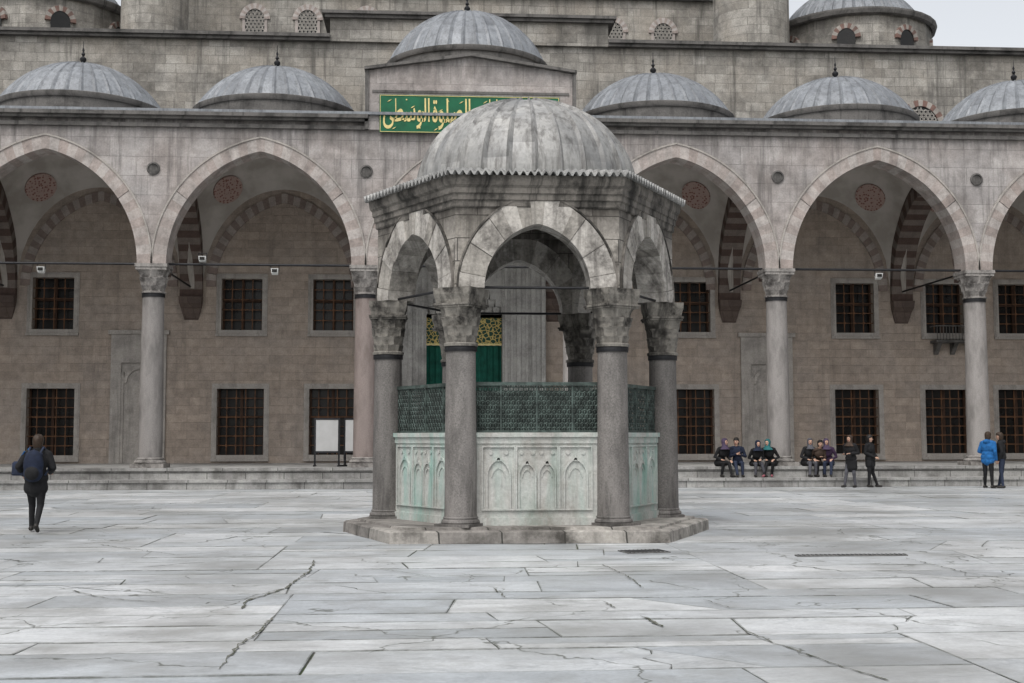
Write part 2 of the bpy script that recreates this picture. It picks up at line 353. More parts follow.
for path,w in [([(315,561),(310,572),(285,590),(262,598),(250,601),(243,610)],.011),([(276,617),(262,632),(240,648),(222,672)],.008),([(492,590),(505,600),(560,603),(600,603),(612,610)],.006),
               ([(638,618),(650,624),(658,629)],.012),([(740,634),(780,650),(830,668),(880,684)],.006),([(700,602),(725,610),(800,614),(880,618),(1000,630)],.005),([(60,588),(110,600),(170,604)],.006),([(600,566),(625,578),(640,590)],.006),([(900,560),(960,575),(1020,584)],.006),([(100,545),(180,556),(230,552)],.006),([(380,570),(430,578),(492,576)],.006)]:
    P=[camgr(*p) for p in path]; Q=[]
    for a,b in zip(P[:-1],P[1:]):
        n=max(2,int(math.dist(a,b)/.07))
        for i in range(n): f=i/n; Q.append((a[0]+(b[0]-a[0])*f+rs.uniform(-.018,.018),a[1]+(b[1]-a[1])*f+rs.uniform(-.022,.022)))
    Q.append(P[-1]); L=[];Rr=[]
    for i,q in enumerate(Q):
        a=Q[max(0,i-1)]; b=Q[min(len(Q)-1,i+1)]; d=Vector((b[0]-a[0],b[1]-a[1])).normalized(); nn=Vector((-d.y,d.x)); ww=w*rs.uniform(.2,1.9)*(0.3 if i in(0,len(Q)-1) else 1)
        L.append((q[0]+nn.x*ww,q[1]+nn.y*ww,.021)); Rr.append((q[0]-nn.x*ww,q[1]-nn.y*ww,.021))
    for i in range(len(Q)-1): ms.face([L[i],Rr[i],Rr[i+1],L[i+1]])
tag(ms.build('joint_moss',[M_moss],recalc=False),kind='stuff')
def drain(px,py,w,d,label,rz=0):
    X,Y=camgr(px,py); e=empty('drain_cover',(X,Y,0),rz,label=label,category='drain')
    b=MB(); b.box(-w/2,w/2,-d/2,d/2,.01,.026); b.build('frame_plate',[M_drain],e)
    b=MB(); k=int(w/.06)
    for i in range(k): b.box(-w/2+.03+i*.06,-w/2+.05+i*.06,-d/2+.03,d/2-.03,.026,.032)
    b.build('grate',[M_iron],e)
drain(641,553,.62,.42,'dark iron drain cover set in marble paving beside the fountain',R(12))
drain(846,557,1.5,.15,'long narrow iron drain grate in the marble paving')
# ------------------------------------------------------------------ FOUNTAIN
F=empty('fountain',(0,0,0),label='hexagonal domed marble ablution fountain with granite columns on a low platform',category='fountain')
poly=[(-3.1,0),(-2.25,-2.55),(1.95,-2.68),(3.12,-.05),(2.1,2.6),(-2.15,2.6)]
def rag(k,z,amp):
    out=[]; rr=random.Random(5)
    for i in range(6):
        a=poly[i]; b_=poly[(i+1)%6]
        for q in range(12):
            f=q/12; x=a[0]+(b_[0]-a[0])*f; y_=a[1]+(b_[1]-a[1])*f; j=1+rr.uniform(-amp,amp)
            out.append((x*k*j,y_*k*j,z+rr.uniform(-amp,amp)*.6))
    return out
b=MB(); b.loft([rag(1.005,-.01,0),rag(1.003,.03,.003),rag(1,.175,.004),rag(.988,.20,.004)]); b.build('platform',[M_plat],F)
b=MB(); b.loft([[(x*k,y*k,z) for x,y in poly] for k,z in ((.93,.19),(.925,.235),(.915,.24))]); b.build('upper_platform_slab',[M_plat],F)
RC=2.37
def fcol():
    sh=MB(); lathe(sh,[(.255,.33),(.25,.5),(.245,1.5),(.230,3.0)],32)
    c=sh.build('column',[M_gran],F,smooth=True)
    bs=MB(); bs.box(-.30,.30,-.30,.30,.235,.28); lathe(bs,[(.29,.28),(.30,.30),(.29,.33),(.265,.345),(.27,.37),(.26,.385)],32); bs.build('column_base',[M_gran],c,smooth=True)
    cp=MB(); capital(cp,.24,.305,3.02,3.66,4,sqa=.7,abf=.10)
    cp.loft([[(sx*w,sy*w,z) for sx,sy in ((-1,-1),(1,-1),(1,1),(-1,1))] for w,z in ((.285,3.662),(.29,3.72),(.315,3.80),(.32,3.90))])
    cp.build('capital',[M_fcap],c)
    rg=MB(); lathe(rg,[(.235,2.92),(.250,2.92),(.254,2.96),(.250,3.0),(.235,3.0)],32); rg.build('iron_collar',[M_iron],c)
    return c
c0=fcol(); 
angs=[R(a) for a in (-120,-60,0,60,120,180)]
for i,a in enumerate(angs):
    p=(RC*math.cos(a),RC*math.sin(a),0)
    if i==0: c0.location=p; c0.rotation_euler[2]=a
    else: dup(c0,p,a,F)
RW=2.56; ap=RW*math.cos(R(30)); T=.46
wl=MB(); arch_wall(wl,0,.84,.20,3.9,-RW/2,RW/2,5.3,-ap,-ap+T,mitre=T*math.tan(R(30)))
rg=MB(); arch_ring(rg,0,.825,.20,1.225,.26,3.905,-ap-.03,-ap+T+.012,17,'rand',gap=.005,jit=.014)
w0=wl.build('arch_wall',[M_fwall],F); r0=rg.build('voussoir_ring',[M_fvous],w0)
b=MB(); arch_ring(b,0,1.235,.26,1.262,.26,3.905,-ap-.045,-ap+.01,1,'rand',gap=0,sub=40); b.build('arch_moulding',[M_fcorn],w0)
RB=2.34; apb=RB*math.cos(R(30)); hw=RB/2
def trap(mb,hw0,y0,y1,z0,z1,m=0):
    k=(y1-y0)*math.tan(R(30)); mb.loft([[(-hw0,y0,z),(hw0,y0,z),(hw0-k,y1,z),(-hw0+k,y1,z)] for z in (z0,z1)],m)
bs=MB()
trap(bs,hw,-apb,-apb+.16,.24,1.60); trap(bs,hw+.030,-apb-.05,-apb+.18,1.60,1.67); trap(bs,hw+.018,-apb-.03,-apb,.24,.36); trap(bs,hw+.012,-apb-.02,-apb,1.50,1.60)
bsn=bs.build('basin_wall',[M_basin],F)
pn=MB()
for cx,w in ((-.60,.24),(0,.31),(.60,.24)):
    zs=1.00
    # rectangular frame
    for sx in (-1,1): pn.box(cx+sx*(w+.012)-.012,cx+sx*(w+.012)+.012,-apb-.030,-apb,.47,1.465)
    pn.box(cx-w,cx+w,-apb-.030,-apb,1.441,1.465); pn.box(cx-w,cx+w,-apb-.030,-apb,.47,.495)
    n=2 if w>.3 else 1   # the wide middle panel carries twin arches
    for q in range(n):
        c_=cx+(q-(n-1)/2)*w*(1.0 if n==2 else 0); ww=w*(.46 if n==2 else .80)
        arch_ring(pn,c_,ww-.025,.10,ww,.11,zs,-apb-.028,-apb,1,'alt',gap=0,sub=24)
        pn.loft([[(c_-.03,y_,zs+ww*1.18),(c_+.03,y_,zs+ww*1.18),(c_,y_,zs+ww*1.18+.11)] for y_ in (-apb-.028,-apb)])
        for sx in (-1,1): pn.box(c_+sx*(ww-.0125)-.0125,c_+sx*(ww-.0125)+.0125,-apb-.028,-apb,.496,zs)
        for sx in (-1,1): pn.loft([[(c_+sx*ww*.62+.035*math.cos(a_),y_,1.36+.035*math.sin(a_)) for a_ in [j*math.pi/4 for j in range(8)]] for y_ in (-apb-.018,-apb)])
        arch_ring(pn,c_,ww*.5,.05,ww*.5+.015,.05,zs-.02,-apb-.015,-apb,1,'alt',gap=0,sub=16)
pno=pn.build('carved_panel',[M_basin],bsn)
gr=MB(); a=.046; W=RB-.1; Hh=.70; dx=a*math.sqrt(3); dy=a*1.5; yy=-apb+.05; rows=int(Hh/dy); nx=int(W/dx)
for j in range(rows+1):
    for i in range(nx):
        cx=-W/2+dx*(i+.5+(.5 if j%2 else 0)); cz=1.72+j*dy
        if cx>W/2: continue
        O=[(cx+(a-.001)*math.sin(R(60*k)),cz+(a-.001)*math.cos(R(60*k))) for k in range(6)]; I=[(cx+(a*.64)*math.sin(R(60*k)),cz+(a*.64)*math.cos(R(60*k))) for k in range(6)]
        S=[(cx+(a*.30)*math.sin(R(60*k)),cz+(a*.30)*math.cos(R(60*k))) for k in range(6)]
        for k in range(6):
            l=(k+1)%6; gr.face([(O[k][0],yy,O[k][1]),(O[l][0],yy,O[l][1]),(I[l][0],yy-.012,I[l][1]),(I[k][0],yy-.012,I[k][1])])
        gr.face([(p[0],yy-.006,p[1]) for p in S])
        gr.face([(cx-.006,yy-.004,cz-a*.7),(cx+.006,yy-.004,cz-a*.7),(cx+.006,yy-.004,cz+a*.7),(cx-.006,yy-.004,cz+a*.7)])
gr.box(-W/2,W/2,yy-.025,yy+.02,1.672,1.705); gr.box(-W/2-.02,W/2+.02,yy-.03,yy+.03,2.40,2.455); 
for x in (-W/2,-W/4,0,W/4,W/2): gr.box(x-.014,x+.014,yy-.022,yy+.02,1.705,2.40)
g0=gr.build('grille',[M_bronze],F,recalc=False)
td=MB(); td.bar((-RC/2,0,0),(RC/2,0,0),.022); t0=td.build('tie_rod',[M_iron],F)
apc=RC*math.cos(R(30))
for i in range(6):
    rz=R(60*i)
    if i>0:
        dup(w0,(0,0,0),rz,F); bb=dup(bsn,(0,0,0),rz,F)
        bb.data=bb.data.copy(); bb.data.materials[0]=M_basinG
        for ch in bb.children: ch.data=ch.data.copy(); ch.data.materials[0]=M_basinG
        dup(g0,(0,0,0),rz,F); dup(t0,(apc*math.sin(rz),-apc*math.cos(rz),3.93),rz,F)
    else: t0.location=(0,-apc,3.93)
b=MB(); b.loft([[(2.12*math.cos(R(60*i)),2.12*math.sin(R(60*i)),z) for i in range(6)] for z in (.24,1.45)]); b.build('water_tank',[M_water],F)
b=MB(); b.loft([[(1.80*math.cos(R(60*i)),1.80*math.sin(R(60*i)),z) for i in range(6)] for z in (1.45,2.34)]); b.build('inner_dark_core',[M_dark],F)  # solid dark block filling the space behind the grille
def hexpts(Rr,z,per=1):
    out=[]
    V=[(Rr*math.cos(R(60*i)),Rr*math.sin(R(60*i))) for i in range(6)]
    for i in range(6):
        a_=V[i]; b_=V[(i+1)%6]
        for k in range(per): f=k/per; out.append((a_[0]+(b_[0]-a_[0])*f,a_[1]+(b_[1]-a_[1])*f,z))
    return out
b=MB(); b.loft([hexpts(r,z) for r,z in [(RW+.02,5.16),(RW+.04,5.18),(RW+.04,5.26),(RW+.07,5.28),(RW+.07,5.36),(RW+.10,5.38),(RW+.10,5.46),(RW+.14,5.50),(RW+.16,5.58),(RW+.16,5.65),(1.9,5.655)]],cap=False)
b.loft([hexpts(r,z) for r,z in [(RW+.02,5.16),(RW-.1,5.16),(RW-.4,5.29)]],cap=False); b.build('cornice',[M_fcorn],F)
per=192; wv=24
def blend(Rh,rc,f,z,wave):
    out=[]; H=hexpts(1,0,per)
    for k,(x,y_,_) in enumerate(H):
        ang=math.atan2(y_,x); hx=Vector((x,y_))*Rh; ci=Vector((math.cos(ang),math.sin(ang)))*rc; p=hx.lerp(ci,f)
        c_=math.cos(2*math.pi*(k%per)/per*wv); out.append((p.x,p.y,z+wave*(abs(c_)**.7)*(1 if c_>0 else -1)))
    return out
b=MB(); b.loft([blend(2.6,2.1,0,5.66,0),blend(2.70,2.1,0,5.675,.030),blend(2.81,2.1,0,5.665,.034),blend(2.81,2.1,0,5.71,.034),blend(2.70,2.1,0,5.725,.030),blend(2.4,2.1,.3,5.745,.02),blend(2.3,2.05,.8,5.765,.006),blend(2.2,1.95,1,5.79,0),blend(2.2,1.85,1,5.82,0)],cap=False,t=.6)
b.build('eave',[M_leadF],F,smooth=True)
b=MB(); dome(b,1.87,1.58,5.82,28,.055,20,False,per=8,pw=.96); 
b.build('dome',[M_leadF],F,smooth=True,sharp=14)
b=MB(); lathe(b,[(1.70,5.3),(1.68,5.6),(1.45,6.3),(.95,6.85),(.05,7.15)],48,cap=False); b.loft([hexpts(2.35,5.295,8),[(1.70*x,1.70*y_,5.30) for x,y_ in [(math.cos(math.atan2(p[1],p[0])),math.sin(math.atan2(p[1],p[0]))) for p in hexpts(1,0,8)]]],cap=False); b.build('inner_dome',[M_fwall],F,smooth=True)
# ------------------------------------------------------------------ ARCADE
A=empty('portico',(-.3,19,0),label='long grey marble courtyard portico with pointed arches and lead domes',category='building')
BAY=6.75; YB=6.5
cols=[(k+.5)*BAY for k in range(-5,5)]
bays=[k*BAY for k in range(-4,5)]
HS=2.93; EE=.83; ZS=7.1
b=MB(); b.box(-45,45,-1.4,-.702,0,.30); b.box(-45,45,-.70,YB+1,0,.65); b.box(-45,45,-.76,-.70,.56,.652); b.box(-45,45,-1.45,-1.402,.22,.302); st=b.build('steps',[M_step],A)
sh=MB(); lathe(sh,[(.37,.95),(.375,1.2),(.365,3),(.335,6.2)],32); c0=sh.build('column',[M_granA],A,smooth=True)
bs=MB(); bs.box(-.52,.52,-.52,.52,.65,.78); lathe(bs,[(.48,.78),(.50,.82),(.47,.87),(.42,.89),(.43,.94),(.39,.97)],32); bs.build('column_base',[M_cap],c0,smooth=True)
cp=MB(); capital(cp,.35,.48,6.2,7.1); cp.build('capital',[M_cap],c0)
rg=MB(); lathe(rg,[(.34,6.06),(.36,6.06),(.36,6.18),(.34,6.18)],32); rg.build('iron_collar',[M_iron],c0)
for i,x in enumerate(cols):
    if i==0: c0.location=(x,0,0)
    else:
        c=dup(c0,(x,0,0),0,A)
        if abs(x-(-.5*BAY))<.1:
            c.data=c.data.copy(); c.data.materials[0]=M_granP
            c['label']='pinkish granite column shaft'
wl=MB(); rg=MB()
for x in bays:
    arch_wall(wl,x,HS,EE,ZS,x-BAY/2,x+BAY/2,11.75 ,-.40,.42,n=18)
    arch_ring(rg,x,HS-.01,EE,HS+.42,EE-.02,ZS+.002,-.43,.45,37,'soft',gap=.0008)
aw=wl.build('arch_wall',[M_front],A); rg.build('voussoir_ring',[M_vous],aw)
b=MB()
for x in bays:
    arch_ring(b,x,HS+.42,EE-.02,HS+.47,EE-.02,ZS+.002,-.46,-.41,1,'alt',gap=0,sub=60)
b.build('arch_moulding',[M_frame],aw)
md=MB(); n=24; md.loft([[(r*math.cos(2*math.pi*i/n),y_,r*math.sin(2*math.pi*i/n)) for i in range(n)] for r,y_ in ((.21,-.38),(.21,-.44),(.16,-.46),(.15,-.42))]); 
m0=md.build('medallion',[M_cornice],A)
for i,x in enumerate(cols):
    if i==0: m0.location=(x,0,10.15)
    else: dup(m0,(x,0,10.15),0,A)
b=MB()
for x0,x1 in ((-31,-3.32),(3.32,31)):
    b.box(x0,x1,-.50,-.402,11.50,11.62); b.box(x0,x1,-.58,.5,11.752,11.84); b.box(x0,x1,-.68,.5,11.842,11.96)
b.build('cornice',[M_cornice],A)
b=MB(); b.box(-31,31,-.66,YB,11.962,12.05); b.loft([[(x,-.2,12.05),(x,YB,12.05),(x,YB,12.75),(x,1.2,12.30)] for x in (-31,31)]); b.build('roof',[M_lead],A)
b=MB(); b.box(-3.32,3.32,-.52,.6,11.50,13.40)
b.loft([[(-3.32,y_,13.402),(3.32,y_,13.402),(3.32,y_,13.45),(0,y_,13.95),(-3.32,y_,13.45)] for y_ in (-.52,4)]); pb=b.build('portal_parapet',[M_front],A)
pb.data.materials[0]=stone('parapet_marble',(.40,.375,.36),(.31,.29,.28),1.7,.62,mort=(.20,.19,.18),msz=.007,stain=(.09,.084,.08),sa=.4,st=.55,warm=(.35,.305,.28),bands=[(13.0,13.6,.8)])
b=MB()
for sgn in (-1,1):
    b.loft([[(0,y_,13.955),(sgn*3.45,y_,13.45),(sgn*3.45,y_,13.54),(0,y_,14.05)] for y_ in (-.66,4.1)])
    b.box(sgn*3.37-.06,sgn*3.37+.06,-.58,.6,11.5,13.45)
b.box(-3.2,3.2,-.55,-.521,12.72,12.80); b.build('parapet_coping',[M_cornice],pb)
sg=empty('inscription_sign',(-.04,-.52,12.02),parent=A)
b=MB(); b.box(-2.92,2.92,-.06,-.03,-.62,.62); b.build('panel',[M_green],sg)
b=MB(); 
for q in (-.605,.588): b.box(-2.9,2.9,-.075,-.06,q,q+.016)
for q in (-2.9,2.884): b.box(q,q+.016,-.075,-.06,-.589,.588)
b.build('gold_border',[M_gold],sg)
FORMS={'ا':(0xFE8D,0xFE8E),'ح':(0xFEA1,0xFEA2,0xFEA3,0xFEA4),'ف':(0xFED1,0xFED2,0xFED3,0xFED4),'ظ':(0xFEC5,0xFEC6,0xFEC7,0xFEC8),'و':(0xFEED,0xFEEE),'ع':(0xFEC9,0xFECA,0xFECB,0xFECC),
'ل':(0xFEDD,0xFEDE,0xFEDF,0xFEE0),'ى':(0xFEEF,0xFEF0),'ص':(0xFEB9,0xFEBA,0xFEBB,0xFEBC),'ت':(0xFE95,0xFE96,0xFE97,0xFE98),'ة':(0xFE93,0xFE94),'س':(0xFEB1,0xFEB2,0xFEB3,0xFEB4),'ط':(0xFEC1,0xFEC2,0xFEC3,0xFEC4)}
def shape(t):
    out=[]
    for w in t.split(' '):
        i=0; prev=False; r=[]
        while i<len(w):
            ch=w[i]
            if ch=='ل' and i+1<len(w) and w[i+1]=='ا': r.append(chr(0xFEFC if prev else 0xFEFB)); prev=False; i+=2; continue
            f=FORMS[ch]; nxt=i+1<len(w) and len(f)==4
            k=(3 if nxt else 1) if prev else (2 if nxt else 0)
            r.append(chr(f[k])); prev=nxt; i+=1
        out.append(''.join(r))
    return ' '.join(x[::-1] for x in out[::-1])
def textmesh(body,x0,x1,z0,z1,parent,mat,off=.012,yy=-.07):
    cu=bpy.data.curves.new('t','FONT'); cu.body=body; cu.extrude=.02; cu.offset=off
    o=bpy.data.objects.new('t',cu); col.objects.link(o); bpy.context.view_layer.update()
    me=bpy.data.meshes.new_from_object(o.evaluated_get(bpy.context.evaluated_depsgraph_get())); bpy.data.objects.remove(o)
    n=len(me.vertices); co=np.zeros(n*3); me.vertices.foreach_get('co',co); co=co.reshape(-1,3)
    mn=co.min(0); mx=co.max(0)
    new=np.zeros_like(co); new[:,0]=x0+(co[:,0]-mn[0])/(mx[0]-mn[0])*(x1-x0); new[:,2]=z0+(co[:,1]-mn[1])/(mx[1]-mn[1])*(z1-z0); new[:,1]=yy-(co[:,2])*.3
    me.vertices.foreach_set('co',new.ravel()); me.materials.clear(); me.materials.append(mat)
    q=bpy.data.objects.new('inscription',me); col.objects.link(q); q.parent=parent; return q
# full verse, evenly filling the panel in one dense band with tall strokes
textmesh(shape('حافظوا'),1.98,2.80,-.50,.50,sg,M_gold)
textmesh(shape('على'),1.42,1.90,-.44,.48,sg,M_gold); textmesh(shape('الصلوات'),.30,1.36,-.50,.52,sg,M_gold)
textmesh(shape('والصلوة'),-1.22,.24,-.52,.52,sg,M_gold); textmesh(shape('الوسطى'),-2.80,-1.30,-.50,.52,sg,M_gold)
mk=MB()
for x,z,kd in ((-2.6,.42,0),(-2.3,.10,0),(-2.05,.46,1),(-1.85,.22,0),(-1.62,-.46,1),(-1.5,.05,2),(-.95,.12,0),(-.72,.45,2),(-.5,.05,1),(-.28,.40,0),(-.05,.10,0),(.12,-.44,2),(.5,.42,0),(.75,.08,2),(.98,.44,1),(1.2,.1,0),(1.5,.4,0),(1.75,.0,2),(2.2,.42,0),(2.5,.3,1),(2.68,.45,2),(-2.45,-.48,0),(-1.1,-.50,0),(-.4,-.50,1),(.9,-.50,0)):
    l,w,an=((.085,.016,.55),(.03,.03,.8),(.07,.022,2.5))[kd]
    dx_,dz_=math.cos(an)*l,math.sin(an)*l; nx_,nz_=-math.sin(an)*w,math.cos(an)*w
    mk.loft([[(x-dx_,y_,z-dz_),(x+nx_,y_,z+nz_),(x+dx_,y_,z+dz_),(x-nx_,y_,z-nz_)] for y_ in (-.06,-.078)])
mk.build('inscription',[M_gold],sg)
b=MB(); b.bar((-BAY/2,0,0),(BAY/2,0,0),.04); t0=b.build('tie_rod',[M_iron],A)
for i,x in enumerate(bays):
    if i==0: t0.location=(x,0,7.14)
    else: dup(t0,(x,0,7.14),0,A)
b=MB(); b.bar((0,.4,0),(0,YB,0),.035); t1=b.build('cross_tie_rod',[M_iron],A)
for i,x in enumerate(cols):
    if i==0: t1.location=(x,0,7.16)
    else: dup(t1,(x,0,7.16),0,A)
wl=MB(); L=YB-.45; arch_wall(wl,0,L/2-.05,EE,ZS,-L/2,L/2,12.0,-.36,.36,n=14)
rg=MB(); arch_ring(rg,0,L/2-.20,EE,L/2+.26,EE,ZS-.3,-.41,.41,35,'alt',gap=.0003)
w0=wl.build('transverse_arch',[M_brown],A); rg.build('striped_voussoirs',[M_ablaq],w0)
cb=MB(); cb.loft([[(-L/2,-q,z),(-L/2+p,-q,z),(-L/2+p,q,z),(-L/2,q,z)] for p,q,z in ((.03,.25,5.95),(.12,.32,6.2),(.14,.36,6.35),(.34,.40,6.55),(.38,.42,6.795))]); cb.build('wall_corbel',[M_brown],w0)
for i,x in enumerate(cols):
    if i==0: w0.location=(x,.45+L/2,0); w0.rotation_euler[2]=R(-90)
    else: dup(w0,(x,.45+L/2,0),R(-90),A)
def vz(x,y_):
    hx,hy=3.0,3.05; q=(hx*hx+hy*hy)-x*x-y_*y_; return min(11.95,ZS+math.sqrt(max(q,0))*1.26)
v=MB(); N=36; G=[[(-3.375+6.75*i/N,-3.06+6.12*j/N) for i in range(N+1)] for j in range(N+1)]
vs=[(x,y_,vz(x,y_)) for r_ in G for x,y_ in r_]; v.idx(vs,[(j*(N+1)+i,j*(N+1)+i+1,(j+1)*(N+1)+i+1,(j+1)*(N+1)+i) for j in range(N) for i in range(N)])
v0=v.build('vault',[M_plaster],A,smooth=True)
for sx in (-1,1):
    rd=MB(); cx,cy=sx*2.04,2.38; n=28; ctr=Vector((cx,cy,vz(cx,cy))); nrm=Vector((cx,cy,(ctr.z-ZS)/1.26**2)).normalized(); a_=nrm.cross(Vector((0,0,1))).normalized(); b_=nrm.cross(a_)
    rings=[]
    for rr in (.02,.25,.55,.57):
        rings.append([ctr+rr*(math.cos(2*math.pi*k/n)*a_+math.sin(2*math.pi*k/n)*b_)-nrm*.10 for k in range(n)])
    rd.loft(rings,cap=False); rd.loft([rings[-1],[p+nrm*.2 for p in rings[-1]]],cap=False); rd.build('painted_roundel',[M_round],v0,recalc=False)
yc=.42+3.04
for i,x in enumerate(bays):
    if i==0: v0.location=(x,yc,0)
    else: dup(v0,(x,yc,0),0,A)
rg=MB(); arch_ring(rg,0,2.50,EE-.05,2.85,EE-.05,ZS+.1,YB-.06,YB+.02,39,'alt',gap=.0006); r0=rg.build('blind_arch',[M_ablaq2],A)
for i,x in enumerate(bays):
    if i==0: r0.location=(x,0,0)
    else: dup(r0,(x,0,0),0,A)
def bdome(r,h,z0,parent,loc,ribs=38):
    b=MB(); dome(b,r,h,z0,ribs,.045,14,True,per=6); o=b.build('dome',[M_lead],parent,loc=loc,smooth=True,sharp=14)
    b=MB(); lathe(b,[(r+.02,z0-1.2),(r+.02,z0-.22),(r+.08,z0-.20),(r+.12,z0-.13),(r+.12,z0-.03),(r-.1,z0+.05)],48,cap=False); b.build('drum',[M_cornice],o,smooth=True)
    b=MB(); finial(b,z0+h,.85); b.build('finial',[M_iron],o,smooth=True); return o
d0=bdome(2.78,1.62,13.0,A,(bays[0],3.6,0))
for x in bays[1:]:
    if abs(x)>.1: dup(d0,(x,3.6,0),R(7*x),A)
bdome(2.8,1.95,14.80,A,(0,3.6,0)); b=MB(); b.box(-3.2,3.2,.602,6.2,12.2,13.8); b.build('dome_base_block',[M_upper],A)
# plain unseen walls for the side arcades, added to block low sky light
def wing(name,label,x0,x1,y0,y1):
    e=empty(name,((x0+x1)/2,(y0+y1)/2,0),label=label,category='wall'); a=(x1-x0)/2; c=(y1-y0)/2
    b=MB(); b.box(-a,a,-c,c,0,11.6); b.build('wall_body',[M_front],e)
    b=MB(); b.box(-a-.2,a+.2,-c-.2,c+.2,11.602,12.0); b.build('coping',[M_cornice],e)
wing('sky_blocking_wall','plain unseen wall at the courtyard side, added to block low sky light',27.5,30.5,-30,17)
wing('sky_blocking_wall','plain unseen wall at the courtyard side, added to block low sky light',-31.5,-28.5,-30,17)
# ------------------------------------------------------------------ MOSQUE
Q=empty('mosque',(-.3,25.5,0),label='large stone mosque with barred windows, marble portal and tiered lead domes',category='mosque')
ox=.3
wins=[-22,-18.9,-15.45,-8.58,-5.2,4.7,8.35,14.75,18.3,21.2,24.6]
low=[(x+ox,.86,.95,3.40) for x in wins]; up=[(x+ox,.75,5.58,7.5) for x in wins]
holes=[(x-w,x+w,z0,z1) for x,w,z0,z1 in low+up]+[(-1.42,1.42,.65,6.1)]
def wall_holes(mb,x0,x1,z0,z1,holes,y,dep):
    xs=sorted(set([x0,x1]+[h[0] for h in holes]+[h[1] for h in holes])); zs=sorted(set([z0,z1]+[h[2] for h in holes]+[h[3] for h in holes]))
    for i in range(len(xs)-1):
        for j in range(len(zs)-1):
            cx=(xs[i]+xs[i+1])/2; cz=(zs[j]+zs[j+1])/2
            if any(h[0]<cx<h[1] and h[2]<cz<h[3] for h in holes): continue
            mb.face([(xs[i],y,zs[j]),(xs[i+1],y,zs[j]),(xs[i+1],y,zs[j+1]),(xs[i],y,zs[j+1])])
    for a,b_,c,d in holes:
        mb.face([(a,y,c),(a,y+dep,c),(a,y+dep,d),(a,y,d)]); mb.face([(b_,y,c),(b_,y,d),(b_,y+dep,d),(b_,y+dep,c)])
        mb.face([(a,y,d),(a,y+dep,d),(b_,y+dep,d),(b_,y,d)]); mb.face([(a,y,c),(b_,y,c),(b_,y+dep,c),(a,y+dep,c)])
b=MB(); wall_holes(b,-45,45,.3,12.1,holes,0,.45); b.build('portico_back_wall',[M_back],Q,recalc=False)
def window(w,h,nx,nz):
    fr=MB(); t=.14
    fr.box(-w-t,-w,-.05,.03,-t,h+t); fr.box(w,w+t,-.05,.03,-t,h+t); fr.box(-w,w,-.05,.03,h,h+t); fr.box(-w,w,-.05,.03,-t,0)
    fr.box(-w-t-.05,-w-t,-.03,.0,-t-.05,h+t+.05); fr.box(w+t,w+t+.05,-.03,.0,-t-.05,h+t+.05); fr.box(-w-t,w+t,-.03,0,h+t,h+t+.05)
    fr.box(-w-t-.06,w+t+.06,-.10,.0,-t-.09,-t-.002)
    o=fr.build('window',[M_frame],Q)
    p=MB(); p.box(-w,w,.40,.44,0,h); p.build('glass_pane',[M_glass],o)
    f=MB(); f.box(-w,-w+.07,.3,.39,0,h); f.box(w-.07,w,.3,.39,0,h); f.box(-.05,.05,.3,.39,0,h); f.box(-w+.07,w-.07,.3,.388,h*.56,h*.56+.08)
    f.build('sash',[M_gframe],o)
    g=MB()
    for i in range(1,nx): x=-w+2*w*i/nx; g.bar((x,.12,0),(x,.12,h),.020,n=6)
    for i in range(1,nz): z=h*i/nz; g.bar((-w,.12,z),(w,.12,z),.018,n=6)
    for i in range(1,nx):
        for k in range(1,nz):
            x=-w+2*w*i/nx; z=h*k/nz; g.box(x-.036,x+.036,.085,.155,z-.036,z+.036)
    g.build('grille',[M_grille],o); return o
wl0=window(.86,2.45,5,7); wu0=window(.75,1.92,4,5)
for i,x in enumerate(wins):
    if i==0: wl0.location=(x+ox,0,.95); wu0.location=(x+ox,0,5.58)
    else: dup(wl0,(x+ox,0,.95),0,Q); dup(wu0,(x+ox,0,5.58),0,Q)
for X in (-12.0,11.55):
    b=MB(); b.box(-1.0,-.62,-.10,.01,.65,5.4); b.box(.62,1.0,-.10,.01,.65,5.4); b.box(-.62,.62,-.10,.01,4.35,5.4); b.box(-1.1,1.1,-.16,.01,5.402,5.55); b.box(-.62,.62,-.02,.01,.65,4.348)
    b.box(-.62,-.52,-.07,0,.65,4.0); b.box(.52,.62,-.07,0,.65,4.0); arch_ring(b,0,.42,.1,.55,.1,3.6,-.08,-.021,1,'alt',gap=0,sub=24)
    b.build('wall_niche',[M_frame],Q,loc=(X,0,0))
b=MB(); b.box(-.85,.85,-.62,0,5.18,5.28)
for k in range(3):
    xx=.65*(k-1); b.loft([[(xx-.08,0,4.75),(xx+.08,0,4.75),(xx+.08,-.08,4.75),(xx-.08,-.08,4.75)],[(xx-.08,0,5.18),(xx+.08,0,5.18),(xx+.08,-.5,5.18),(xx-.08,-.5,5.18)]])
for k in range(14): b.bar((-.8+.123*k,-.57,5.28),(-.8+.123*k,-.57,5.80),.015)
b.box(-.85,.85,-.60,-.54,5.80,5.84)
for sx in (-.82,.82): b.box(sx-.03,sx+.03,-.54,0,5.80,5.84)
b.build('balcony',[M_cornice],Q,loc=(18.55+ox,0,0))
po=MB()
for sx in (-1,1):
    po.box(*sorted((sx*1.42,sx*3.05)),-.42,.0,.65,9.3)
    for k,(x0,w,d) in enumerate([(1.5,.10,.07),(1.72,.10,.05),(1.95,.16,.08),(2.3,.08,.05),(2.5,.16,.08),(2.88,.14,.12)]): po.box(*sorted((sx*x0,sx*(x0+w))),-.42-d,-.421,.65,9.2)
po.box(-1.42,1.42,-.42,0,7.9,9.3); po.box(-3.25,3.25,-.62,0,9.302,9.55)
po.build('portal_surround',[M_portal],Q)
nb=MB()
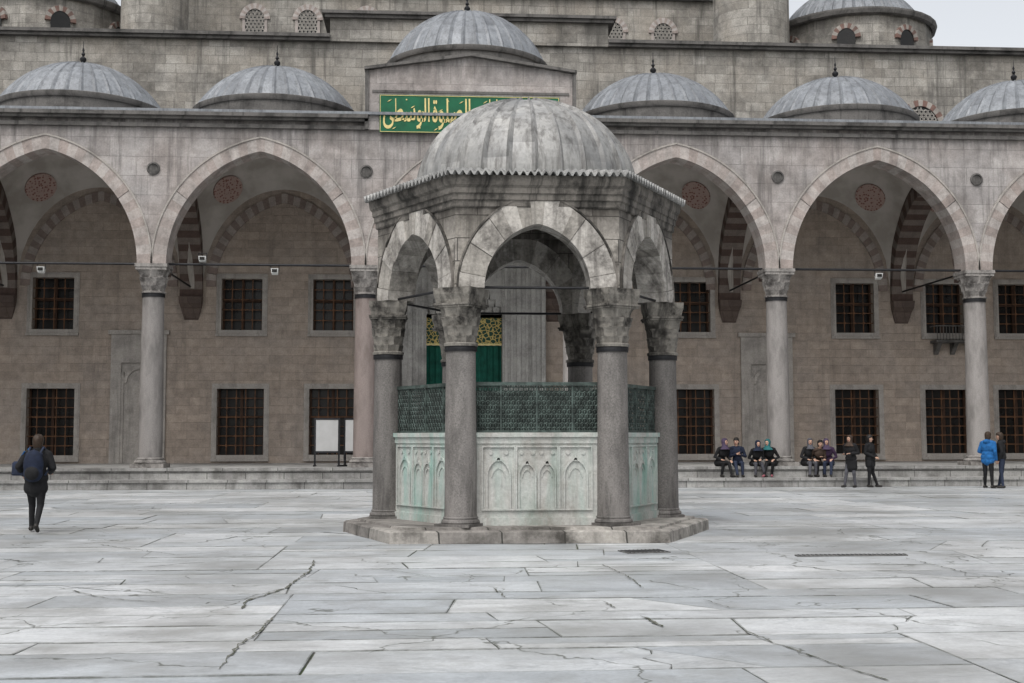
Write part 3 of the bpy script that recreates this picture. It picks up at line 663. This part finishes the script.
for k in range(6):
    z0=6.2+k*.28; hs=1.36-k*.2
    for i in range(9-k):
        xx=-hs+2*hs*(i+.5)/(9-k); nb.loft([[(xx+q*math.cos(a_),-yo-k*.05+q*math.sin(a_),z0+zo) for a_ in [j*math.pi/4 for j in range(8)]] for q,yo,zo in ((.12,.05,0),(.17,.10,.2),(.17,.10,.27))])
    nb.box(-1.42,-hs,-.3,0,z0,z0+.278); nb.box(hs,1.42,-.3,0,z0,z0+.278)
nb.box(-1.42,1.42,.0,.1,6.1,7.9); nb.build('stalactite_hood',[M_portal],Q)
b=MB(); b.box(-1.42,1.42,.10,.2,5.12,6.1); b.build('ornamental_band',[M_goldp],Q)
b=MB(); b.box(-1.42,1.42,.07,.2,5.05,5.118); b.build('gold_trim',[M_gold],Q)
b=MB(); n=60; b.loft([[(-1.42+2.84*i/n,.22+.04*math.sin(i*1.3),z) for i in range(n+1)]+[(1.42-2.84*i/n,.30,z) for i in range(n+1)] for z in (.65,5.05)]); b.build('door_curtain',[M_curtain],Q)
b=MB(); b.box(-40,26,.5,3,12.1,16.75); b.box(-5.15,5.6,.35,3,16.752,17.65); uw=b.build('upper_wall',[M_upper],Q)
b=MB(); b.box(-40,-5.15,.28,3.1,16.752,16.87); b.box(-40,-5.15,.18,3.1,16.872,17.0); b.box(5.6,26,.28,3.1,16.752,16.87); b.box(5.6,26,.18,3.1,16.872,17.0)
b.box(-5.35,5.8,.2,3.1,17.652,17.78); b.box(-5.45,5.9,.1,3.1,17.782,17.9); b.build('wall_cornice',[M_cornice],uw)
b=MB(); b.loft([[(x,3.1,16.6),(x,8.5,16.6),(x,8.5,17.9),(x,3.1,17.0)] for x in (-40,26)]); b.build('lower_roof',[M_lead],Q)
def archwin(w,h,parent,loc,vm,name='arched_window'):
    o=MB(); arch_ring(o,0,w,.1*w,w+.24,.1*w,h,-.08,.02,15,'alt',gap=.0008)
    for sx in (-1,1): o.box(*sorted((sx*w,sx*(w+.12))),-.05,.02,0,h)
    q=o.build(name,[vm],parent,loc=loc)
    pts=[(x,z) for x,z in arc(w,.1*w,h,10)]; p=MB(); p.face([(-w,-.01,0)]+[(x,-.01,z) for x,z in pts]+[(w,-.01,0)]); p.build('dark_opening',[M_glass],q,recalc=False)
    l=MB(); st_=.17; j=0; z=st_/2
    while z<h+w*1.1:
        x=-w+ (st_/2 if j%2 else 0)
        while x<=w:
            zz=z-h
            ok=abs(x)<w-.03 and (zz<0 or x*x+zz*zz<(w)**2)
            if ok:
                n=8; I=[(x+.05*math.cos(2*math.pi*i/n),z+.05*math.sin(2*math.pi*i/n)) for i in range(n)]; O=[(x+.105*math.cos(2*math.pi*i/n),z+.105*math.sin(2*math.pi*i/n)) for i in range(n)]
                for i in range(n): k=(i+1)%n; l.face([(I[i][0],-.03,I[i][1]),(O[i][0],-.03,O[i][1]),(O[k][0],-.03,O[k][1]),(I[k][0],-.03,I[k][1])])
            x+=st_
        z+=st_*.87; j+=1
    l.build('lattice',[M_lattice],q,recalc=False); return q
M_redwhite=stone('red_white_stone',(.19,.115,.095),(.34,.31,.28),1,1,tone=True,sa=.5,st=.3)
for X in (17.75,21.9): archwin(.72,.85,Q,(X+ox,.5,13.0),M_redwhite)
b=MB(); b.box(-12.5,12.3,7.5,12,16.5,25); t2=b.build('second_tier_wall',[M_upper],Q)
b=MB(); b.box(-12.6,12.4,7.3,7.5,21.2,21.5);
b.box(-4.9,5.2,4.5,7.4,17.9,18.6); b.box(-5.0,5.3,4.4,7.4,18.602,18.8); b.build('string_course',[M_cornice],Q)
for X in (-9.3,-7.0,-4.4,3.9,6.6,8.85): archwin(.42,.75,Q,(X+ox,7.5,19.2 if X<0 else 18.95),M_vous)
for X,rr in ((-13.0,1.35),(12.1,1.6)):
    b=MB(); lathe(b,[(rr,16.5),(rr,23)],40); lathe(b,[(rr+.1,17.2),(rr+.14,17.3),(rr+.14,17.45),(rr+.05,17.5)],40)
    b.build('buttress_turret',[M_upper],Q,loc=(X+ox,4.6,0),smooth=True)
for X in (-17.9,17.3):
    b=MB(); lathe(b,[(3.45,16.5),(3.45,19.5)],16); tw=b.build('dome_drum',[M_upper],Q,loc=(X+ox,7,0))
    b=MB(); lathe(b,[(3.5,19.4),(3.65,19.45),(3.7,19.6),(3.7,19.68),(3.2,19.78)],32,cap=False); b.build('drum_cornice',[M_cornice],tw)
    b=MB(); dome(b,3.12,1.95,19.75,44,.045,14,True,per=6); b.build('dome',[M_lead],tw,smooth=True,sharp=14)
    for k in range(8):
        a_=R(22.5+45*k)
        wn=MB(); arch_ring(wn,0,.38,.04,.60,.04,18.45,-3.50,-3.35,11,'alt',gap=.001); o=wn.build('drum_window_arch',[M_redwhite],tw,rz=a_)
        wn=MB(); pts=arc(.38,.04,18.45,8); wn.face([(-.38,-3.46,17.6)]+[(x,-3.46,z) for x,z in pts]+[(.38,-3.46,17.6)]); wn.build('dark_opening',[M_glass],o,recalc=False)
# ------------------------------------------------------------------ small things
def flood(px_x,Y,Z):
    e=empty('floodlight',(px_x,Y,Z),label='small white floodlight hanging from the portico tie rod',category='lamp',group='floodlights under the portico arches')
    b=MB(); b.loft([[(-.10,-.08,-.26),(.10,-.08,-.26),(.10,.05,-.30),(-.10,.05,-.30)],[(-.12,-.11,-.10),(.12,-.11,-.10),(.11,.07,-.12),(-.11,.07,-.12)]]); b.build('housing',[M_lampw],e)
    b=MB(); b.bar((-.13,0,-.18),(-.13,0,0),.012); b.bar((.13,0,-.18),(.13,0,0),.012); b.bar((-.13,0,0),(.13,0,0),.012); b.build('bracket',[M_iron],e)
    b=MB(); b.box(-.08,.08,-.125,-.112,-.23,-.13); b.build('lens',[M_glass],e)
for X in (-13.95,-8.9,-6.6,13.3): flood(X,19.0,7.12 if X!=-8.9 else 7.5)
def board(X,Y,rz,w,h,label):
    e=empty('information_board',(X,Y,.65),rz,label=label,category='sign')
    b=MB(); b.box(-w/2,w/2,-.02,.02,.50,.50+h); b.build('panel',[M_white],e)
    b=MB()
    for sx in (-1,1): b.box(sx*(w/2+.03)-.03,sx*(w/2+.03)+.03,-.03,.03,.0,.56+h); b.box(sx*(w/2+.03)-.03,sx*(w/2+.03)+.03,-.28,.28,0,.05)
    b.box(-w/2,w/2,-.03,.03,.50+h,.56+h); b.box(-w/2,w/2,-.03,.03,.44,.50); b.build('stand',[M_iron],e)
board(-4.95,19.9,0,.72,1.02,'pale notice board on black stand on the portico step')
board(-4.17,19.85,R(-30),.40,1.02,'narrow pale notice board on a black stand beside a column')
# ------------------------------------------------------------------ PEOPLE
def cap_v(p,q,r1,r2,n=14):
    p=Vector(p);q=Vector(q);d=(q-p); L=d.length; d=d/L if L>1e-6 else Vector((0,0,1)); a=d.orthogonal().normalized(); b_=d.cross(a); rings=[]
    for k in range(5): t=math.pi/2*(1-k/4)*.98; rings.append((p-d*r1*math.sin(t),r1*math.cos(t)))
    for k in range(5): t=math.pi/2*(k/4)*.98; rings.append((q+d*r2*math.sin(t),r2*math.cos(t)))
    return [[c+r*(math.cos(2*math.pi*i/n)*a+math.sin(2*math.pi*i/n)*b_) for i in range(n)] for c,r in rings]
def ell_v(c,r,n=18,m=12):
    c=Vector(c); return [[c+Vector((r[0]*math.sin(t)*math.cos(2*math.pi*i/n),r[1]*math.sin(t)*math.sin(2*math.pi*i/n),r[2]*math.cos(t))) for i in range(n)] for t in [math.pi*(k+.08)/(m+.16) for k in range(m+1)]]
def remesh(prims,name,mats,parent,voxel=.0115,sm=3):
    mb=MB()
    for p in prims:
        if p[0]=='c': mb.loft(cap_v(p[1],p[3],p[2],p[4]))
        else: mb.loft(ell_v(p[1],p[2]))
    o=mb.build('tmp',[],None); md=o.modifiers.new('r','REMESH'); md.mode='VOXEL'; md.voxel_size=voxel; md.use_smooth_shade=True
    s2=o.modifiers.new('s','SMOOTH'); s2.factor=.5; s2.iterations=sm
    bpy.context.view_layer.update(); me=bpy.data.meshes.new_from_object(o.evaluated_get(bpy.context.evaluated_depsgraph_get())); bpy.data.objects.remove(o)
    me.name=name; me.materials.clear()
    for m in mats: me.materials.append(m)
    nf=len(me.polygons); ce=np.zeros(nf*3); me.polygons.foreach_get('center',ce); ce=ce.reshape(-1,3)
    best=np.full(nf,1e9); mi=np.zeros(nf,int)
    for p in prims:
        if p[0]=='c':
            a=np.array(p[1]);b_=np.array(p[3]); ab=b_-a; t=np.clip(((ce-a)@ab)/max(ab@ab,1e-9),0,1); d=np.linalg.norm(ce-(a+t[:,None]*ab),axis=1)-(p[2]+(p[4]-p[2])*t); k=p[5]
        else:
            r=np.array(p[2]); q=(ce-np.array(p[1]))/r; l=np.linalg.norm(q,axis=1); d=(l-1)*r.min(); k=p[3]
        u=d<best; best[u]=d[u]; mi[u]=k
    me.polygons.foreach_set('material_index',mi.astype('i')); me.polygons.foreach_set('use_smooth',[True]*nf)
    q=bpy.data.objects.new(name,me); col.objects.link(q); q.parent=parent; return q
def cloth(name,c,rough=.85): return plain(name,c,rough,0,.3,12)
SK=plain('skin',(.42,.26,.19),.6,0,.08,20); C_black=cloth('black_cloth',(.010,.010,.011)); C_navy=cloth('navy_cloth',(.010,.015,.032)); C_blue=cloth('blue_jacket',(.012,.10,.28)); C_teal=cloth('teal_scarf',(.02,.11,.115))
C_gray=cloth('grey_cloth',(.07,.07,.08)); C_jean=cloth('denim',(.022,.03,.055)); C_purple=cloth('purple_scarf',(.06,.042,.075)); C_brown=cloth('brown_cloth',(.05,.033,.024)); C_plum=cloth('plum_jacket',(.035,.018,.042))
C_shoe=cloth('dark_shoe',(.02,.018,.016),.5); H_brown=plain('brown_hair',(.035,.022,.014),.6,0,.4,30); H_black=plain('black_hair',(.012,.01,.009),.5,0,.4,30); C_lip=plain('lips',(.25,.08,.07),.6); C_eye=plain('eye',(.02,.015,.012),.3); C_rose=cloth('rose_shoe',(.3,.1,.12))
STAND=dict(hip=.90,kL=(-.10,.02,.49),aL=(-.12,-.02,.085),kR=(.10,.02,.49),aR=(.12,0,.085),lean=0,eL=(-.25,-.03,1.13),wL=(-.24,.07,.88),eR=(.25,-.03,1.13),wR=(.24,.07,.88))
def person(label,loc,rz,pose,top,legs,shoe,hair,scarf=None,scale=1.0,coat=0,bulk=1.0,turn=0,group=None,hood=False):
    P=dict(STAND); P.update(pose); h=P['hip']; ln=P['lean']; z0=h-.90; sx_=P.get('side',0)
    e=empty('person',loc,rz,label=label,category='person'); e.scale=(scale,)*3
    if group: e['group']=group
    hc=Vector((sx_*1.25,ln*1.25+.015,z0+1.595))
    pr=[]; B=bulk; sd=bool(P.get('sit'))
    for s_,k,a in ((-1,'kL','aL'),(1,'kR','aR')):
        hp=(s_*.095,0,h-.02); kn=P[k]; an=P[a]
        pr.append(('c',hp,.098,kn,.062,1)); pr.append(('c',kn,.062,an,.043,1))
        to=P.get('t'+k[1]) or (an[0]+s_*.02,an[1]+.15,an[2]-.045)
        pr.append(('c',(an[0],an[1]-.035,an[2]-.035),.045,to,.036,2))
    pr+=[('c',(-.07,0,h+.02),.115,(.07,0,h+.02),.115,1 if not coat else 0)]
    pr+=[('e',(sx_*.4,ln*.35,z0+1.03),(.155*B,.115*B,.17),0),('e',(sx_*.85,ln*.85,z0+1.26),(.175*B,.122*B,.19),0),('c',(-.135+sx_,ln,z0+1.385),.068*B,(.135+sx_,ln,z0+1.385),.068*B,0)]
    pr+=[('c',(-.06,ln*.2,h+.06),.118*B,(.06,ln*.2,h+.06),.118*B,0)]
    pr+=[('c',(sx_,ln,z0+1.42),.062,(hc.x,hc.y-.01,hc.z-.08),.052,3),('c',(sx_,ln,z0+1.42),.075*B,(sx_,ln-.005,z0+1.455),.068*B,0)]
    if hood: pr+=[('e',(sx_,ln-.09,z0+1.43),(.11,.075,.075),0)]
    if coat:
        if sd: pr+=[('c',(s_*.09,0,h),.115,(s_*.10,.25,h+.0),.095,0) for s_ in (-1,1)]
        else: pr+=[('c',(0,0,h),.14,(0,0,h-coat),.155,0),('c',(-.08,0,h-.05),.12,(-.09,0,h-coat),.12,0),('c',(.08,0,h-.05),.12,(.09,0,h-coat),.12,0)]
    for s_,el,wr in ((-1,'eL','wL'),(1,'eR','wR')):
        S=(s_*.185+sx_,ln,z0+1.375); E=P[el]; W=P[wr]
        pr+=[('c',S,.060*B,E,.048*B,0),('c',E,.048*B,W,.034*B,0)]
        d=(Vector(W)-Vector(E)).normalized(); ax=Vector((0,1,0)) if abs(d.z)>.6 else Vector((1,0,0)); ax=(ax-d*ax.dot(d)).normalized(); Wv=Vector(W); nn=d.cross(ax)*(-s_)
        pl=Wv+d*.085
        for q in (-.022,0,.022): pr.append(('c',tuple(Wv+d*.01+ax*q*.7),.017,tuple(pl+ax*q),.014,3))
        for q,l in ((.030,.055),(.010,.068),(-.010,.062),(-.030,.048)):
            k1=pl+ax*q; k2=k1+d*l*.55+nn*.006; k3=k2+d*l*.4+nn*.018
            pr+=[('c',tuple(k1),.0095,tuple(k2),.009,3),('c',tuple(k2),.009,tuple(k3),.008,3)]
        k1=Wv+d*.03+ax*.028; k2=k1+d*.035+ax*.022; pr+=[('c',tuple(k1),.012,tuple(k2),.0105,3),('c',tuple(k2),.0105,tuple(k2+d*.028+ax*.004),.009,3)]
    ct,st2=math.cos(turn),math.sin(turn)
    def H(x,y_,z): return (hc.x+x*ct-y_*st2,hc.y+x*st2+y_*ct,hc.z+z)
    pr+=[('e',tuple(hc),(.076,.092,.112),3),('e',H(0,.02,-.055),(.056,.062,.06),3),('c',H(0,.088,.005),.010,H(0,.104,-.022),.014,3),('e',H(-.078,0,-.005),(.012,.02,.03),3),('e',H(.078,0,-.005),(.012,.02,.03),3)]
    pr+=[('e',H(-.03,.084,.012),(.014,.011,.009),4),('e',H(.03,.084,.012),(.014,.011,.009),4),('c',H(-.018,.080,-.058),.008,H(.018,.080,-.058),.008,5)]
    remesh(pr,'body',[top,legs,shoe,SK,C_eye,C_lip],e)
    if scarf:
        mb=MB(); rings=[]; n=28
        for (r,ry,dy,z) in [(.19,.15,-.01,-.24),(.15,.125,-.005,-.19),(.10,.10,-.01,-.135),(.088,.098,-.01,-.09),(.094,.108,-.015,-.03),(.098,.115,-.02,.03),(.088,.105,-.018,.085),(.05,.06,-.015,.125),(.005,.005,-.015,.135)]:
            ring=[]
            for i in range(n):
                a=2*math.pi*i/n; fx=r*math.sin(a); fy=ry*math.cos(a)+dy
                if -.10<z<.06 and math.cos(a)>.62: fy=min(fy,.052)
                ring.append(H(fx,fy,z))
            rings.append(ring)
        mb.loft(rings); mb.build('headscarf',[scarf],e,smooth=True)
    else:
        mb=MB(); n=28; rings=[]
        for (r,ry,dy,z) in [(.070,.066,-.040,-.10),(.086,.090,-.028,-.05),(.093,.106,-.020,.01),(.094,.114,-.012,.055),(.084,.100,-.006,.095),(.052,.064,-.006,.126),(.003,.003,-.006,.138)]:
            ring=[]
            for i in range(n):
                a=2*math.pi*i/n; fy=ry*math.cos(a)+dy
                if z<.045: fy=min(fy,.0 if z<.02 else .05)
                ring.append(H(r*math.sin(a)*(1+.05*math.sin(7*a)),fy,z+.008*math.sin(5*a)))
            rings.append(ring)
        mb.loft(rings); mb.build('hair',[hair],e,smooth=True)
    return e
def gpos(px,Y):
    return -1.72+(Y+21.43)*math.tan(R(4)+math.atan((px-512)/1250))
WALK=dict(kL=(-.10,.17,.50),aL=(-.11,.20,.10),kR=(.09,-.02,.48),aR=(.10,-.28,.17),tR=(.10,-.19,.05),eL=(-.31,.0,1.16),wL=(-.28,.20,1.02),eR=(.28,.02,1.14),wR=(.18,.24,1.05),lean=.05)
wx=gpos(37,.2)
wk=person('person walking in black clothes wearing a dark blue backpack',(wx,.2,.012),R(2),WALK,C_black,C_black,C_shoe,H_brown,scale=.95,bulk=1.24,coat=.12)
bp=empty('backpack',(wx,.2,.012),R(2),label='dark blue backpack worn on a walking person',category='backpack'); bp.scale=(.95,)*3
remesh([('e',(0,-.20,1.20),(.175,.12,.26),0),('e',(0,-.21,1.05),(.17,.12,.16),0),('e',(0,-.30,1.05),(.12,.06,.12),1),('c',(-.1,-.17,1.37),.05,(.1,-.17,1.37),.05,0)],'pack_body',[C_navy,C_black],bp)
b=MB()
for s_ in (-1,1):
    pts=[(s_*.10,-.15,1.40),(s_*.115,-.01,1.50),(s_*.12,.12,1.46),(s_*.13,.20,1.28),(s_*.17,.16,1.12),(s_*.18,-.10,1.02)]
    for p,q in zip(pts[:-1],pts[1:]): b.bar(p,q,.018)
b.bar((-.03,-.18,1.42),(0,-.20,1.47),.01); b.bar((0,-.20,1.47),(.03,-.18,1.42),.01); b.build('strap',[C_jean],bp)
sb=empty('camera_bag',(wx-.34,.38,.012),R(2),label='small blue and black camera bag at a walking person\'s side',category='bag')
b=MB(); b.loft([[(-.08,-.10,.95),(.08,-.10,.95),(.08,.10,.95),(-.08,.10,.95)],[(-.09,-.12,.98),(.09,-.12,.98),(.09,.12,.98),(-.09,.12,.98)],[(-.085,-.11,1.16),(.085,-.11,1.16),(.085,.11,1.16),(-.085,.11,1.16)],[(-.06,-.09,1.19),(.06,-.09,1.19),(.06,.09,1.19),(-.06,.09,1.19)]]); b.build('bag_body',[C_jean],sb)
b=MB(); b.bar((0,-.1,1.17),(.14,-.22,1.36),.012); b.bar((0,.1,1.17),(.16,-.05,1.40),.012); b.build('strap',[C_blue],sb)
def sit(**k):
    d=dict(sit=1,hip=.47,kL=(-.11,.40,.47),aL=(-.12,.37,.09),kR=(.11,.40,.47),aR=(.12,.37,.09),lean=.10,eL=(-.25,.10,.68),wL=(-.14,.30,.60),eR=(.25,.10,.68),wR=(.14,.30,.60)); d.update(k); return d
G1='people sitting on the portico step'; ys=18.52
def S(px,label,rz,pose,*a,**k):
    dy_=k.pop('dy',0); person(label,(gpos(px,ys),ys+dy_,.30),R(180)+rz,pose,*a,group=G1,**k)
S(717,'seated person in dark jacket and purple headscarf looking aside',.35,sit(aL=(-.10,.56,.09),aR=(.12,.30,.09),lean=.18,side=-.05,wL=(-.2,.36,.56)),C_black,C_black,C_shoe,H_black,scarf=C_purple,scale=.97,coat=.2,turn=.4)
S(735,'seated person in navy jacket with dark hair and jeans',-.15,sit(wL=(-.05,.28,.74),wR=(.06,.28,.76),side=.04,lean=.08,aR=(.06,.52,.09)),C_navy,C_jean,C_shoe,H_black,scale=.98,turn=-.4)
S(752,'seated person in black coat and dark headscarf',.1,sit(lean=.26,aL=(-.2,.44,.09),eL=(-.22,.24,.66),wL=(-.08,.40,.62)),C_black,C_gray,C_shoe,H_black,scarf=C_navy,scale=.92,coat=.2)
S(769,'seated person in dark coat with teal headscarf leaning over',-.45,sit(lean=.22,side=.07,aR=(.16,.56,.09),aL=(-.05,.30,.09)),C_black,C_black,C_rose,H_black,scarf=C_teal,scale=.95,coat=.2,turn=-.3)
S(803,'seated person in black jacket with grey headscarf and grey trousers',.3,sit(aR=(.2,.50,.09),side=-.06),C_black,C_gray,C_shoe,H_black,scarf=C_gray,scale=.97,coat=.1,turn=-.5)
S(814,'seated person in brown coat leaning forward',.1,sit(lean=.30,eL=(-.22,.28,.66),wL=(-.05,.42,.7)),C_brown,C_black,C_shoe,H_black,scale=.92,dy=.1)
S(826,'seated person in plum jacket and jeans with headscarf',-.4,sit(lean=.15,aL=(-.1,.54,.09),side=.05),C_plum,C_jean,C_shoe,H_black,scarf=C_purple,scale=.96,turn=.5)
G2='people standing near the portico step'
def T_(px,Y,label,rz,pose,*a,**k): person(label,(gpos(px,Y),Y,.012),rz,pose,*a,group=G2,**k)
T_(848,17.0,'standing person in black coat and brown headscarf with bent arms',R(130),dict(wL=(-.12,.24,1.12),wR=(.12,.24,1.10),lean=.05,kR=(.12,.10,.50),aR=(.16,.16,.085)),C_black,C_gray,C_shoe,H_black,scarf=C_brown,scale=.95,coat=.25,bulk=1.15)
T_(867,17.1,'standing person in dark coat, dark hair, holding hands together',R(-140),dict(wL=(-.08,.20,1.0),wR=(.08,.20,1.0),aL=(-.20,.12,.085),side=.03),C_black,C_black,C_shoe,H_black,scale=.95,coat=.15,bulk=1.2,turn=.4)
T_(984,16.0,'standing person in bright blue hooded jacket and dark trousers',R(-50),dict(wL=(-.10,.24,1.05),aL=(-.17,.12,.085),side=.02),C_blue,C_black,C_shoe,H_brown,scale=1.0,bulk=1.25,hood=True,coat=.05)
T_(998,16.1,'standing person in black jacket with brown hair',R(60),dict(wR=(.10,.24,1.05),aR=(.19,.12,.085),side=-.02,lean=.03),C_black,C_jean,C_shoe,H_brown,scale=.99,bulk=1.2,hood=True)
# ------------------------------------------------------------------ CAMERA / LIGHT
cam=bpy.data.cameras.new('camera'); co=bpy.data.objects.new('camera',cam); col.objects.link(co)
cam.lens=1250/1024*36; cam.sensor_width=36; cam.clip_end=1000
co.matrix_world=Matrix.Translation((-1.72,-21.43,1.6))@Matrix.Rotation(R(-4),4,'Z')@Matrix.Rotation(R(94.37),4,'X')@Matrix.Rotation(R(-.08),4,'Z')
cam.shift_x=-.0015
sc.camera=co
w=bpy.data.worlds.new('World'); sc.world=w; w.use_nodes=True; nt=w.node_tree; bg=nt.nodes['Background']
sky=nt.nodes.new('ShaderNodeTexSky'); sky.sky_type='NISHITA'; sky.sun_disc=False; sky.dust_density=4; sky.air_density=1.2
hs=nt.nodes.new('ShaderNodeHueSaturation'); hs.inputs['Saturation'].default_value=.2; hs.inputs['Value'].default_value=1.45
nt.links.new(sky.outputs[0],hs.inputs['Color']); nt.links.new(hs.outputs[0],bg.inputs[0]); bg.inputs[1].default_value=.15
L=bpy.data.lights.new('sun','SUN'); L.energy=1.0; L.angle=R(24); L.color=(1,.97,.93); lo=bpy.data.objects.new('sun',L); col.objects.link(lo)
az=R(208); el=R(58); d=Vector((math.sin(az)*math.cos(el),math.cos(az)*math.cos(el),math.sin(el))); lo.rotation_euler=d.to_track_quat('Z','Y').to_euler()
sky.sun_elevation=el; sky.sun_rotation=az
sc.view_settings.view_transform='Standard'; sc.view_settings.look='None'; sc.view_settings.exposure=0
